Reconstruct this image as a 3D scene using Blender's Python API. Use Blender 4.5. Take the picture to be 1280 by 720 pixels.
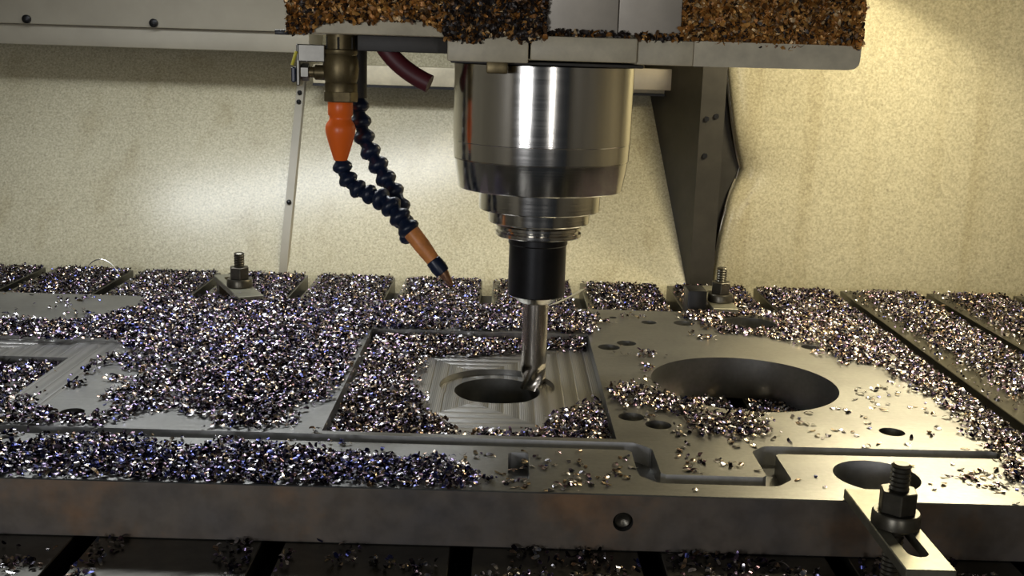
import bpy, bmesh, math, random
import numpy as np
from mathutils import Vector, Matrix

for o in list(bpy.data.objects):
    bpy.data.objects.remove(o)
SC = bpy.context.scene
COL = SC.collection
random.seed(7)
RNG = np.random.default_rng(11)

# ------------------------------------------------------------------ camera
FPX, PITCH, ROLL, YAW = 1380.67, 0.2123, 0.0311, 0.0082
CAM = Vector((0.0097, 0.0, 0.2736))
fw = Vector((math.sin(YAW) * math.cos(PITCH), math.cos(YAW) * math.cos(PITCH), -math.sin(PITCH)))
rt = Vector((math.cos(YAW), -math.sin(YAW), 0))
up = rt.cross(fw)
ax = rt * math.cos(ROLL) + up * math.sin(ROLL)
ay = up * math.cos(ROLL) - rt * math.sin(ROLL)
cd = bpy.data.cameras.new('camera')
cd.sensor_width = 36.0
cd.lens = FPX / 1280.0 * 36.0
cd.clip_start = 0.02
cd.clip_end = 20
cam = bpy.data.objects.new('camera', cd)
COL.objects.link(cam)
cam.matrix_world = Matrix(((ax.x, ay.x, -fw.x, CAM.x), (ax.y, ay.y, -fw.y, CAM.y), (ax.z, ay.z, -fw.z, CAM.z), (0, 0, 0, 1)))
SC.camera = cam

# ------------------------------------------------------------------ world, lights, exposure
w = bpy.data.worlds.new('world')
SC.world = w
w.use_nodes = True
w.node_tree.nodes['Background'].inputs['Color'].default_value = (0.75, 0.85, 1.0, 1)
w.node_tree.nodes['Background'].inputs['Strength'].default_value = 0.015


def area(name, loc, target, sx, sy, power, color):
    l = bpy.data.lights.new(name, 'AREA')
    l.shape = 'RECTANGLE'
    l.size, l.size_y = sx, sy
    l.energy = power
    l.color = color
    o = bpy.data.objects.new(name, l)
    COL.objects.link(o)
    o.location = loc
    d = Vector(target) - Vector(loc)
    o.rotation_euler = d.to_track_quat('-Z', 'Y').to_euler()
    return o


area('work_light_warm', (0.50, 1.02, 0.50), (0.42, 1.10, 0.0), 0.14, 0.10, 3.5, (1.0, 0.88, 0.60))
area('added_glare_light', (0.60, 1.42, 0.43), (0.40, 1.00, 0.0), 0.26, 0.04, 2.5, (1.0, 0.87, 0.58))  # extra tube added to put glare on the plate's right side
area('work_light_cool', (-0.37, 1.28, 0.52), (-0.33, 1.10, 0.0), 0.62, 0.035, 3.3, (0.92, 0.96, 1.0))
area('shop_light', (0.38, -1.10, 0.26), (0.0, 1.2, 0.25), 0.07, 0.44, 1.8, (1.0, 0.97, 0.94))
area('door_light', (-0.62, -0.65, 0.20), (-0.2, 1.2, 0.15), 0.30, 0.24, 3.4, (0.95, 0.96, 1.0))

SC.view_settings.view_transform = 'Standard'
SC.view_settings.look = 'None'
SC.view_settings.exposure = 0.55
SC.view_settings.gamma = 1.0
SC.view_settings.use_curve_mapping = False


# ------------------------------------------------------------------ materials
def nodes_of(name):
    m = bpy.data.materials.new(name)
    m.use_nodes = True
    nt = m.node_tree
    return m, nt, nt.nodes['Principled BSDF']


def link(nt, a, b):
    nt.links.new(a, b)


def N(nt, kind, **kw):
    n = nt.nodes.new(kind)
    for k, v in kw.items():
        if k in n.inputs.keys():
            n.inputs[k].default_value = v
        else:
            setattr(n, k, v)
    return n


def ramp(nt, stops):
    r = nt.nodes.new('ShaderNodeValToRGB')
    e = r.color_ramp.elements
    while len(e) < len(stops):
        e.new(0.5)
    for i, (p, c) in enumerate(stops):
        e[i].position = p
        e[i].color = c if len(c) == 4 else (*c, 1)
    return r


def simple(name, col, rough=0.5, metal=0.0, noise=0.0, scale=60, bump=0.0, spec=0.5, col2=None):
    m, nt, b = nodes_of(name)
    b.inputs['Base Color'].default_value = (*col, 1)
    b.inputs['Roughness'].default_value = rough
    b.inputs['Metallic'].default_value = metal
    b.inputs['Specular IOR Level'].default_value = spec
    if noise or bump or col2:
        tc = N(nt, 'ShaderNodeTexCoord')
        n = N(nt, 'ShaderNodeTexNoise', Scale=scale, Detail=6.0, Roughness=0.65)
        link(nt, tc.outputs['Object'], n.inputs['Vector'])
        c2 = col2 or tuple(max(0, c * (1 - noise)) for c in col)
        r = ramp(nt, [(0.35, c2), (0.65, col)])
        link(nt, n.outputs['Fac'], r.inputs['Fac'])
        link(nt, r.outputs['Color'], b.inputs['Base Color'])
        if bump:
            bp = N(nt, 'ShaderNodeBump', Strength=bump, Distance=0.001)
            link(nt, n.outputs['Fac'], bp.inputs['Height'])
            link(nt, bp.outputs['Normal'], b.inputs['Normal'])
    return m


def plate_material():
    m, nt, b = nodes_of('milled_steel_plate')
    tc = N(nt, 'ShaderNodeTexCoord')
    sep = N(nt, 'ShaderNodeSeparateXYZ')
    link(nt, tc.outputs['Object'], sep.inputs[0])
    n1 = N(nt, 'ShaderNodeTexNoise', Scale=14.0, Detail=5.0)
    n2 = N(nt, 'ShaderNodeTexNoise', Scale=260.0, Detail=3.0)
    mp = N(nt, 'ShaderNodeMapping')
    mp.inputs['Scale'].default_value = (30, 900, 30)
    link(nt, tc.outputs['Object'], mp.inputs['Vector'])
    n3 = N(nt, 'ShaderNodeTexNoise', Scale=1.0, Detail=3.0)
    link(nt, tc.outputs['Object'], n1.inputs['Vector'])
    link(nt, tc.outputs['Object'], n2.inputs['Vector'])
    link(nt, mp.outputs['Vector'], n3.inputs['Vector'])
    r1 = ramp(nt, [(0.3, (0.20, 0.197, 0.185)), (0.7, (0.30, 0.297, 0.278))])
    link(nt, n1.outputs['Fac'], r1.inputs['Fac'])
    mix = N(nt, 'ShaderNodeMixRGB', blend_type='MULTIPLY', Fac=0.35)
    r2 = ramp(nt, [(0.3, (0.6, 0.6, 0.6)), (0.7, (1, 1, 1))])
    link(nt, n2.outputs['Fac'], r2.inputs['Fac'])
    link(nt, r1.outputs['Color'], mix.inputs[1])
    link(nt, r2.outputs['Color'], mix.inputs[2])
    link(nt, mix.outputs['Color'], b.inputs['Base Color'])
    b.inputs['Metallic'].default_value = 0.85
    rr = N(nt, 'ShaderNodeMapRange')
    rr.inputs['To Min'].default_value = 0.30
    rr.inputs['To Max'].default_value = 0.43
    link(nt, n3.outputs['Fac'], rr.inputs['Value'])
    link(nt, rr.outputs['Result'], b.inputs['Roughness'])
    bp = N(nt, 'ShaderNodeBump', Strength=0.25, Distance=0.0004)
    link(nt, n3.outputs['Fac'], bp.inputs['Height'])
    link(nt, bp.outputs['Normal'], b.inputs['Normal'])
    return m


def side_material():
    m, nt, b = nodes_of('rusty_plate_edge')
    tc = N(nt, 'ShaderNodeTexCoord')
    n1 = N(nt, 'ShaderNodeTexNoise', Scale=9.0, Detail=7.0, Roughness=0.6)
    n2 = N(nt, 'ShaderNodeTexNoise', Scale=70.0, Detail=6.0)
    link(nt, tc.outputs['Object'], n1.inputs['Vector'])
    link(nt, tc.outputs['Object'], n2.inputs['Vector'])
    r = ramp(nt, [(0.30, (0.09, 0.085, 0.085)), (0.5, (0.14, 0.115, 0.09)), (0.62, (0.22, 0.13, 0.07)), (0.8, (0.12, 0.095, 0.075))])
    link(nt, n1.outputs['Fac'], r.inputs['Fac'])
    mix = N(nt, 'ShaderNodeMixRGB', blend_type='MULTIPLY', Fac=0.5)
    r2 = ramp(nt, [(0.35, (0.45, 0.45, 0.45)), (0.6, (1, 1, 1))])
    link(nt, n2.outputs['Fac'], r2.inputs['Fac'])
    link(nt, r.outputs['Color'], mix.inputs[1])
    link(nt, r2.outputs['Color'], mix.inputs[2])
    link(nt, mix.outputs['Color'], b.inputs['Base Color'])
    b.inputs['Metallic'].default_value = 0.35
    b.inputs['Roughness'].default_value = 0.5
    return m


def pocket_material():
    # machined floor: rectangular toolpath rings (alternating cusps) around the pocket centre
    m, nt, b = nodes_of('toolpath_milled_steel')
    tc = N(nt, 'ShaderNodeTexCoord')
    sep = N(nt, 'ShaderNodeSeparateXYZ')
    link(nt, tc.outputs['Object'], sep.inputs[0])

    def math_(op, a, bb=None):
        x = nt.nodes.new('ShaderNodeMath')
        x.operation = op
        for i, v in enumerate((a, bb)):
            if v is None:
                continue
            if isinstance(v, (int, float)):
                x.inputs[i].default_value = v
            else:
                link(nt, v, x.inputs[i])
        return x.outputs[0]
    # object x folded round the two pocket centres
    dx1 = math_('ABSOLUTE', math_('SUBTRACT', sep.outputs['X'], -0.012))
    dx2 = math_('ABSOLUTE', math_('SUBTRACT', sep.outputs['X'], -0.443))
    dx = math_('MINIMUM', dx1, dx2)
    dy = math_('ABSOLUTE', math_('SUBTRACT', sep.outputs['Y'], 0.91))
    dy = math_('SUBTRACT', dy, 0.043)
    d = math_('MAXIMUM', dx, dy)
    ph = math_('MULTIPLY', d, 2 * math.pi / 0.0125)
    sn = math_('SINE', ph)
    fine = math_('SINE', math_('MULTIPLY', d, 2 * math.pi / 0.0016))
    cusp = math_('POWER', math_('ABSOLUTE', math_('SINE', math_('MULTIPLY', ph, 0.5))), 0.5)
    h = math_('ADD', math_('MULTIPLY', cusp, 1.6), math_('MULTIPLY', fine, 0.12))
    bp = N(nt, 'ShaderNodeBump', Strength=1.0, Distance=0.00045)
    link(nt, h, bp.inputs['Height'])
    link(nt, bp.outputs['Normal'], b.inputs['Normal'])
    r = ramp(nt, [(0.1, (0.24, 0.235, 0.22)), (0.9, (0.38, 0.37, 0.35))])
    mr = N(nt, 'ShaderNodeMapRange')
    mr.inputs['From Min'].default_value = -1
    link(nt, sn, mr.inputs['Value'])
    link(nt, mr.outputs['Result'], r.inputs['Fac'])
    link(nt, r.outputs['Color'], b.inputs['Base Color'])
    b.inputs['Metallic'].default_value = 0.95
    b.inputs['Roughness'].default_value = 0.34
    return m


def wall_material():
    m, nt, b = nodes_of('speckled_cream_sheet')
    tc = N(nt, 'ShaderNodeTexCoord')
    n1 = N(nt, 'ShaderNodeTexNoise', Scale=330.0, Detail=4.0, Roughness=0.75)
    n2 = N(nt, 'ShaderNodeTexNoise', Scale=3.0, Detail=5.0)
    mp = N(nt, 'ShaderNodeMapping')
    mp.inputs['Scale'].default_value = (22, 22, 1.2)
    n3 = N(nt, 'ShaderNodeTexNoise', Scale=1.0, Detail=4.0)
    vo = N(nt, 'ShaderNodeTexVoronoi', Scale=55.0)
    link(nt, tc.outputs['Object'], n1.inputs['Vector'])
    link(nt, tc.outputs['Object'], n2.inputs['Vector'])
    link(nt, tc.outputs['Object'], mp.inputs['Vector'])
    link(nt, mp.outputs['Vector'], n3.inputs['Vector'])
    link(nt, tc.outputs['Object'], vo.inputs['Vector'])
    r1 = ramp(nt, [(0.30, (0.34, 0.31, 0.225)), (0.5, (0.53, 0.49, 0.345)), (0.70, (0.70, 0.66, 0.49))])
    link(nt, n1.outputs['Fac'], r1.inputs['Fac'])
    r2 = ramp(nt, [(0.3, (0.80, 0.78, 0.74)), (0.65, (1, 1, 1))])
    link(nt, n2.outputs['Fac'], r2.inputs['Fac'])
    r3 = ramp(nt, [(0.30, (0.78, 0.74, 0.66)), (0.45, (1, 1, 1))])
    link(nt, n3.outputs['Fac'], r3.inputs['Fac'])
    rv = ramp(nt, [(0.06, (0.25, 0.2, 0.15)), (0.10, (1, 1, 1))])
    link(nt, vo.outputs['Distance'], rv.inputs['Fac'])
    c = r1.outputs['Color']
    for rr, f in ((r2, 0.8), (r3, 0.5), (rv, 0.25)):
        mx = N(nt, 'ShaderNodeMixRGB', blend_type='MULTIPLY', Fac=f)
        link(nt, c, mx.inputs[1])
        link(nt, rr.outputs['Color'], mx.inputs[2])
        c = mx.outputs['Color']
    link(nt, c, b.inputs['Base Color'])
    b.inputs['Metallic'].default_value = 0.0
    b.inputs['Specular IOR Level'].default_value = 0.42
    b.inputs['Roughness'].default_value = 0.24
    bp = N(nt, 'ShaderNodeBump', Strength=0.10, Distance=0.0006)
    link(nt, n1.outputs['Fac'], bp.inputs['Height'])
    link(nt, bp.outputs['Normal'], b.inputs['Normal'])
    return m


def tint_material(name, rough, metal):
    m, nt, b = nodes_of(name)
    a = N(nt, 'ShaderNodeAttribute', attribute_name='tint')
    link(nt, a.outputs['Color'], b.inputs['Base Color'])
    b.inputs['Metallic'].default_value = metal
    b.inputs['Roughness'].default_value = rough
    return m


def turned_material():
    m, nt, b = nodes_of('turned_steel')
    tc = N(nt, 'ShaderNodeTexCoord')
    mp = N(nt, 'ShaderNodeMapping')
    mp.inputs['Scale'].default_value = (8, 8, 900)
    n = N(nt, 'ShaderNodeTexNoise', Scale=1.0, Detail=3.0)
    link(nt, tc.outputs['Object'], mp.inputs['Vector'])
    link(nt, mp.outputs['Vector'], n.inputs['Vector'])
    r = N(nt, 'ShaderNodeMapRange')
    r.inputs['To Min'].default_value = 0.10
    r.inputs['To Max'].default_value = 0.19
    link(nt, n.outputs['Fac'], r.inputs['Value'])
    link(nt, r.outputs['Result'], b.inputs['Roughness'])
    b.inputs['Base Color'].default_value = (0.60, 0.58, 0.54, 1)
    b.inputs['Metallic'].default_value = 1.0
    bp = N(nt, 'ShaderNodeBump', Strength=0.12, Distance=0.0002)
    link(nt, n.outputs['Fac'], bp.inputs['Height'])
    link(nt, bp.outputs['Normal'], b.inputs['Normal'])
    return m


M = {
    'plate': plate_material(),
    'side': side_material(),
    'pocket': pocket_material(),
    'wall': wall_material(),
    'chip': tint_material('steel_chip', 0.27, 1.0),
    'oily': tint_material('oily_brown_chip', 0.42, 0.35),
    'turned': turned_material(),
    'cutwall': simple('lit_fresh_cut_steel', (0.62, 0.62, 0.62), 0.45, 0.6, 0.2, 90),  # fresh cut, made paler to paint front light on the groove walls
    'table': simple('ground_cast_iron', (0.12, 0.115, 0.095), 0.30, 0.9, 0.35, 40, 0.15),
    'slotwall': simple('dark_slot_iron', (0.09, 0.085, 0.075), 0.6, 0.5, 0.3, 60),
    'cream': simple('cream_painted_metal', (0.66, 0.59, 0.42), 0.45, 0.0, 0.25, 45, 0.05),
    'greycover': simple('bare_grey_plate', (0.52, 0.47, 0.39), 0.42, 0.3, 0.15, 30),
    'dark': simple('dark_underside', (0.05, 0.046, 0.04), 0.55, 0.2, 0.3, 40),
    'post': simple('shadow_dark_post', (0.055, 0.05, 0.04), 0.5, 0.3, 0.3, 25),  # near-black, so the post's splayed side reads as cast shadow
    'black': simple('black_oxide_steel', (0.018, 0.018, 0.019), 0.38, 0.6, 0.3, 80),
    'stud': simple('dark_oxide_hardware', (0.13, 0.12, 0.095), 0.36, 0.85, 0.35, 90),
    'strap': simple('worn_clamp_steel', (0.26, 0.25, 0.19), 0.42, 0.75, 0.3, 60, 0.05),
    'bright': simple('bright_bare_steel', (0.78, 0.76, 0.70), 0.28, 1.0, 0.1, 60),
    'mill': simple('end_mill_steel', (0.50, 0.46, 0.40), 0.25, 1.0, 0.15, 60),
    'brass': simple('grimy_brass', (0.20, 0.155, 0.075), 0.42, 0.7, 0.45, 70, 0.1),
    'zinc': simple('zinc_bracket', (0.24, 0.23, 0.20), 0.4, 0.7, 0.2, 60),
    'orange': simple('orange_plastic', (1.0, 0.17, 0.015), 0.35, 0.0),
    'amber': simple('faded_orange_plastic', (0.88, 0.33, 0.09), 0.42, 0.0, 0.3, 90),
    'navy': simple('navy_plastic', (0.006, 0.014, 0.04), 0.36, 0.0),
    'copper': simple('copper_tip', (0.55, 0.30, 0.18), 0.3, 0.9, 0.3, 120),
    'maroon': simple('maroon_rubber', (0.095, 0.012, 0.016), 0.5, 0.0, 0.2, 60),
    'yellow': simple('yellow_tag', (0.75, 0.68, 0.05), 0.5, 0.0),
    'enclosure': simple('enclosure_paint', (0.34, 0.31, 0.24), 0.45, 0.0, 0.2, 6),
    'floor': simple('dark_floor', (0.06, 0.06, 0.055), 0.6, 0.0, 0.3, 8),
}


# ------------------------------------------------------------------ mesh helpers
def finish(ob, mat, parent=None, smooth=0.6):
    me = ob.data
    if mat is not None:
        me.materials.append(mat)
    if smooth:
        me.shade_smooth()
        me.set_sharp_from_angle(angle=smooth)
    if parent is not None:
        ob.parent = parent
    return ob


def obj(name, bm, mat, parent=None, smooth=0.6):
    me = bpy.data.meshes.new(name)
    bm.normal_update()
    bm.to_mesh(me)
    bm.free()
    ob = bpy.data.objects.new(name, me)
    COL.objects.link(ob)
    return finish(ob, mat, parent, smooth)


def empty(name, loc, label=None, cat=None, group=None, kind=None):
    o = bpy.data.objects.new(name, None)
    o.empty_display_size = 0.02
    COL.objects.link(o)
    o.location = loc
    return tag(o, label, cat, group, kind)


def tag(o, label=None, cat=None, group=None, kind=None):
    for k, v in (('label', label), ('category', cat), ('group', group), ('kind', kind)):
        if v:
            o[k] = v
    return o


def add_box(bm, x0, x1, y0, y1, z0, z1, bev=0.0, segs=2):
    r = bmesh.ops.create_cube(bm, size=1.0)
    vs = r['verts']
    for v in vs:
        v.co = Vector(((x0 + x1) / 2 + v.co.x * (x1 - x0), (y0 + y1) / 2 + v.co.y * (y1 - y0), (z0 + z1) / 2 + v.co.z * (z1 - z0)))
    if bev:
        es = list({e for v in vs for e in v.link_edges})
        bmesh.ops.bevel(bm, geom=es, offset=bev, segments=segs, affect='EDGES', profile=0.5)


def box(name, x0, x1, y0, y1, z0, z1, mat, parent=None, bev=0.0):
    bm = bmesh.new()
    add_box(bm, x0, x1, y0, y1, z0, z1, bev)
    return obj(name, bm, mat, parent)


def add_lathe(bm, prof, n=48, mat4=None, cap=True):
    rings = []
    for r, z in prof:
        ring = []
        for i in range(n):
            a = 2 * math.pi * i / n
            co = Vector((r * math.cos(a), r * math.sin(a), z))
            ring.append(bm.verts.new(mat4 @ co if mat4 else co))
        rings.append(ring)
    for a, b in zip(rings, rings[1:]):
        for i in range(n):
            j = (i + 1) % n
            bm.faces.new((a[i], a[j], b[j], b[i]))
    if cap:
        bm.faces.new(list(reversed(rings[0])))
        bm.faces.new(rings[-1])
    bmesh.ops.recalc_face_normals(bm, faces=bm.faces)


def lathe(name, prof, mat, parent=None, n=48, mat4=None, smooth=0.6):
    bm = bmesh.new()
    add_lathe(bm, prof, n, mat4)
    return obj(name, bm, mat, parent, smooth)


def along(p, q):
    d = (Vector(q) - Vector(p))
    m = d.to_track_quat('Z', 'Y').to_matrix().to_4x4()
    return Matrix.Translation(Vector(p)) @ m, d.length


def add_prism(bm, pts, z0, z1):
    a = [bm.verts.new((x, y, z0)) for x, y in pts]
    b = [bm.verts.new((x, y, z1)) for x, y in pts]
    n = len(pts)
    bm.faces.new(list(reversed(a)))
    bm.faces.new(b)
    for i in range(n):
        j = (i + 1) % n
        bm.faces.new((a[i], a[j], b[j], b[i]))
    bmesh.ops.recalc_face_normals(bm, faces=bm.faces)


def add_tube(bm, pts, r, n=12, taper=None):
    pts = [Vector(p) for p in pts]
    rings = []
    ref = Vector((0.13, 0.2, 0.97)).normalized()
    for i, p in enumerate(pts):
        t = (pts[min(i + 1, len(pts) - 1)] - pts[max(i - 1, 0)]).normalized()
        u = t.cross(ref).normalized()
        v = t.cross(u).normalized()
        rr = r if taper is None else taper[i]
        rings.append([bm.verts.new(p + u * rr * math.cos(2 * math.pi * k / n) + v * rr * math.sin(2 * math.pi * k / n)) for k in range(n)])
    for a, b in zip(rings, rings[1:]):
        for i in range(n):
            j = (i + 1) % n
            bm.faces.new((a[i], a[j], b[j], b[i]))
    bm.faces.new(rings[0])
    bm.faces.new(list(reversed(rings[-1])))
    bmesh.ops.recalc_face_normals(bm, faces=bm.faces)


def bez(p0, p1, p2, p3, n=16):
    out = []
    for i in range(n + 1):
        t = i / n
        out.append(Vector(p0) * (1 - t) ** 3 + Vector(p1) * 3 * t * (1 - t) ** 2 + Vector(p2) * 3 * t * t * (1 - t) + Vector(p3) * t ** 3)
    return out


def cut(ob, cutter_bms):
    """Boolean difference, cutters given as bmeshes; the result replaces the mesh."""
    tmp = []
    for bm in cutter_bms:
        me = bpy.data.meshes.new('cut')
        bm.to_mesh(me)
        bm.free()
        c = bpy.data.objects.new('cut', me)
        COL.objects.link(c)
        tmp.append(c)
        md = ob.modifiers.new('b', 'BOOLEAN')
        md.operation = 'DIFFERENCE'
        md.solver = 'EXACT'
        md.use_self = True
        md.object = c
    dg = bpy.context.evaluated_depsgraph_get()
    dg.update()
    me = bpy.data.meshes.new_from_object(ob.evaluated_get(dg))
    old = ob.data
    ob.modifiers.clear()
    ob.data = me
    me.name = old.name
    for c in tmp:
        bpy.data.objects.remove(c)
    return ob


def B(fn, *a, **k):
    bm = bmesh.new()
    fn(bm, *a, **k)
    return bm


def cyl(x, y, r, z0, z1, n=48):
    bm = bmesh.new()
    add_lathe(bm, [(r, z0), (r, z1)], n, Matrix.Translation((x, y, 0)))
    return bm


# ------------------------------------------------------------------ the setting
TH = 0.0387            # plate thickness
YB = 1.494             # rear end of the table
PITCHX, SLOT, SLOTD = 0.1203, 0.0145, 0.022

fl = box('floor', -1.3, 1.3, -0.9, 2.0, -0.72, -0.70, M['floor'])
tag(fl, kind='structure')
wl = box('wall_left', -1.15, -1.12, -0.90, 1.90, -0.70, 1.1, M['enclosure'])
tag(wl, kind='structure')
wr = box('wall_right', 1.12, 1.15, -0.90, 1.90, -0.70, 1.1, M['enclosure'])
tag(wr, kind='structure')
cl = box('ceiling', -1.15, 1.15, 0.75, 1.90, 1.1, 1.12, M['enclosure'])
tag(cl, kind='structure')

wb = empty('wall_back', (0, 1.58, 0), kind='structure')


def wall_y(z):
    """Sheet profile: upright below the table, then sloping away upwards like a chip guard."""
    return 1.52 + 0.60 * min(max(0.0, z + 0.05), 0.37)


def sheet(name, x0, x1, z0, z1, mat, parent, nx=2, nz=60):
    bm = bmesh.new()
    g = []
    for j in range(nz + 1):
        z = z0 + (z1 - z0) * j / nz
        g.append([bm.verts.new((x0 + (x1 - x0) * i / nx, wall_y(z) - 1.58, z)) for i in range(nx + 1)])
    for j in range(nz):
        for i in range(nx):
            bm.faces.new((g[j][i], g[j][i + 1], g[j + 1][i + 1], g[j + 1][i]))
    ret = bmesh.ops.extrude_face_region(bm, geom=list(bm.faces))
    for v in [e for e in ret['geom'] if isinstance(e, bmesh.types.BMVert)]:
        v.co.y += 0.004
    bmesh.ops.recalc_face_normals(bm, faces=bm.faces)
    return obj(name, bm, mat, parent, 0.8)


sheet('back_sheet', -1.12, 0.304, -0.70, 1.1, M['wall'], wb, 2, 180)
# post between sheet and bent panel; dark splayed side stands in for cast shadow
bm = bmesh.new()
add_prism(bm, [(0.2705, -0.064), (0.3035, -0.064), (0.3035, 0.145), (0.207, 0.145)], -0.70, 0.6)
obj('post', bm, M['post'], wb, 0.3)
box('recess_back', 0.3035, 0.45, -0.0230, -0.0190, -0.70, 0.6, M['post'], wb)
for x, z in ((0.2790, 0.190), (0.2920, 0.194), (0.2800, 0.140)):
    lathe('bolt', [(0.0035, 0), (0.0035, 0.004)], M['black'], wb, 10, Matrix.Translation((x, -0.064, z)) @ Matrix.Rotation(math.radians(90), 4, 'X'))

# seam strip running up the sloping sheet, with bolts
bm = bmesh.new()
pts = []
for j in range(9):
    z = 0.30 + (-0.12 - 0.30) * j / 8
    pts.append((-0.3000, wall_y(z) - 1.58, z))
prof = ((-0.0060, 0.0), (-0.0060, -0.006), (0.0050, -0.006), (0.0070, 0.0))
rows = [[bm.verts.new((x + a, y + b, z)) for a, b in prof] for x, y, z in pts]
for a, b in zip(rows, rows[1:]):
    for i in range(3):
        bm.faces.new((a[i], a[i + 1], b[i + 1], b[i]))
bmesh.ops.recalc_face_normals(bm, faces=bm.faces)
obj('seam_strip', bm, M['enclosure'], wb, 0.4)
for z in (0.2010, 0.1880, 0.0500):
    lathe('bolt', [(0.0034, 0.0), (0.0034, 0.003), (0.0015, 0.0045)], M['black'], wb, 10,
          Matrix.Translation((-0.3005, wall_y(z) - 1.58 - 0.006, z)) @ Matrix.Rotation(math.radians(59), 4, 'X'))
# upper ledge over the left panel, with bolts
box('ledge', -1.12, -0.275, 0.018, 0.150, 0.2885, 1.1, M['enclosure'], wb, 0.002)
for x in (-0.670, -0.492):
    lathe('bolt', [(0.006, 0.0), (0.006, 0.004), (0.003, 0.006)], M['black'], wb, 14,
          Matrix.Translation((x, 0.018, 0.2950)) @ Matrix.Rotation(math.radians(90), 4, 'X'))
box('ledge_flange', -1.12, -0.275, 0.024, 0.150, 0.2600, 0.2885, M['enclosure'], wb, 0.002)
# horizontal rail behind the spindle
box('rail', -0.275, 0.2800, 0.050, 0.140, 0.2175, 0.2450, M['cream'], wb, 0.0015)
box('rail_box', 0.184, 0.2800, 0.030, 0.052, 0.2230, 0.2535, M['greycover'], wb, 0.0015)
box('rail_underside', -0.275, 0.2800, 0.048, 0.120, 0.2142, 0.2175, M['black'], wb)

# bent right-hand panel: the free edge bows and is dented
edge = [(1.10, 0.300), (0.60, 0.300), (0.32, 0.300), (0.2584, 0.3064), (0.235, 0.3105), (0.2103, 0.3153), (0.183, 0.3205), (0.1562, 0.327), (0.138, 0.3325),
        (0.1212, 0.3384), (0.105, 0.333), (0.0874, 0.3253), (0.066, 0.320), (0.0444, 0.3161), (0.02, 0.3125), (-0.0014, 0.3103), (-0.0302, 0.3078), (-0.05, 0.307), (-0.12, 0.307), (-0.70, 0.307)]
bm = bmesh.new()
offs = [(-0.0, 0.014), (0.0008, 0.006), (0.003, 0.0015), (0.007, 0.0), (0.016, -0.0015), (0.03, -0.001), (0.06, 0.0), (0.12, 0), (0.25, 0), (0.85, 0)]
rows = []
for z, xe in edge:
    dent = math.exp(-((z - 0.115) / 0.035) ** 2)
    row = []
    for dx, dy in offs:
        k = math.exp(-dx / 0.025)
        row.append(bm.verts.new((xe + dx, -0.05 + dy + 0.012 * dent * k, z)))
    rows.append(row)
for a, b in zip(rows, rows[1:]):
    for i in range(len(offs) - 1):
        bm.faces.new((a[i], b[i], b[i + 1], a[i + 1]))
bmesh.ops.subdivide_edges(bm, edges=[e for e in bm.edges if abs(e.verts[0].co.z - e.verts[1].co.z) > 0.2], cuts=3)
ret = bmesh.ops.extrude_face_region(bm, geom=list(bm.faces))
for v in [e for e in ret['geom'] if isinstance(e, bmesh.types.BMVert)]:
    v.co.y += 0.003
bmesh.ops.recalc_face_normals(bm, faces=bm.faces)
bp_ = obj('bent_panel', bm, M['wall'], wb, 0.9)
# thin bright lip along the free edge
bm = bmesh.new()
lip = [(xe - 0.0008, -0.05 + 0.013 + 0.012 * math.exp(-((z - 0.115) / 0.035) ** 2), z) for z, xe in edge if -0.2 < z < 0.5]
add_tube(bm, lip, 0.0013, 8)
obj('edge_lip', bm, M['bright'], wb)

# ------------------------------------------------------------------ machine table with T-slots
tb = empty('machine_table', (0, 1.0, -0.70), 'cast iron T-slot machine table covered in swarf under the big plate', 'machine table')
inv = Matrix.Translation((0, -1.0, 0.70))


def local(bm, root_loc):
    bmesh.ops.translate(bm, verts=bm.verts, vec=-Vector(root_loc))
    return bm


TBL = (0, 1.0, -0.70)
bm = B(add_box, -1.02, 1.08, 0.40, YB, -TH - 0.085, -TH - SLOTD)
obj('slot_floor', local(bm, TBL), M['slotwall'], tb)
bm = B(add_box, -0.6, 0.6, 0.5, 1.40, -0.70, -TH - 0.085)
obj('saddle', local(bm, TBL), M['dark'], tb)
BARS = []
for k in range(-3, 13):
    x0 = -0.125 + (k - 4) * PITCHX
    x1 = x0 + PITCHX - SLOT
    BARS.append((x0, x1))
    bm = B(add_box, x0, x1, 0.40, YB, -TH - SLOTD, -TH, 0.0006, 1)
    obj('table_rib', local(bm, TBL), M['table'], tb)

# ------------------------------------------------------------------ work plate
PX0, PX1, PY0, PY1 = -0.80, 0.385, 0.657, 1.1725
HOLES = [  # x, y, r, depth
    (0.2188, 0.911, 0.0793, 0.06), (0.2695, 1.1258, 0.0286, 0.06), (0.2655, 0.7019, 0.0287, 0.06),
    (0.1118, 1.015, 0.0105, 0.012), (0.1303, 1.0317, 0.0095, 0.012), (0.3099, 1.0368, 0.0090, 0.010), (0.1996, 1.1199, 0.0110, 0.012),
    (0.1627, 1.1189, 0.0080, 0.012), (0.1113, 0.8112, 0.0100, 0.012), (0.1300, 0.7942, 0.0100, 0.012), (0.3068, 0.7929, 0.0095, 0.012),
    (-0.3086, 0.7854, 0.0090, 0.010), (0.1266, 1.1356, 0.0040, 0.008), (0.372, 0.995, 0.0070, 0.02)]
BORE = (0.0070, 0.9165)
PLT = (0.0, 0.915, -TH)
plate = empty('work_plate', PLT, 'large bored and slotted steel plate clamped flat on the T-slot table', 'steel plate')
bm = B(add_box, PX0, PX1, PY0, PY1, -TH, 0.0, 0.0007, 1)
pb = obj('plate_body', bm, None, None, 0)
cuts = []
bm = B(add_box, -0.1185, 0.0950, 0.7600, 1.0600, -0.0105, 0.02)
cuts.append(bm)
cuts.append(B(add_box, -0.60, -0.335, 0.775, 0.995, -0.003, 0.02))
cuts.append(B(add_box, -0.62, -0.371, 0.80, 0.938, -0.010, 0.02))
cuts.append(cyl(BORE[0], BORE[1], 0.0497, -0.0155, 0.02, 72))
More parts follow.
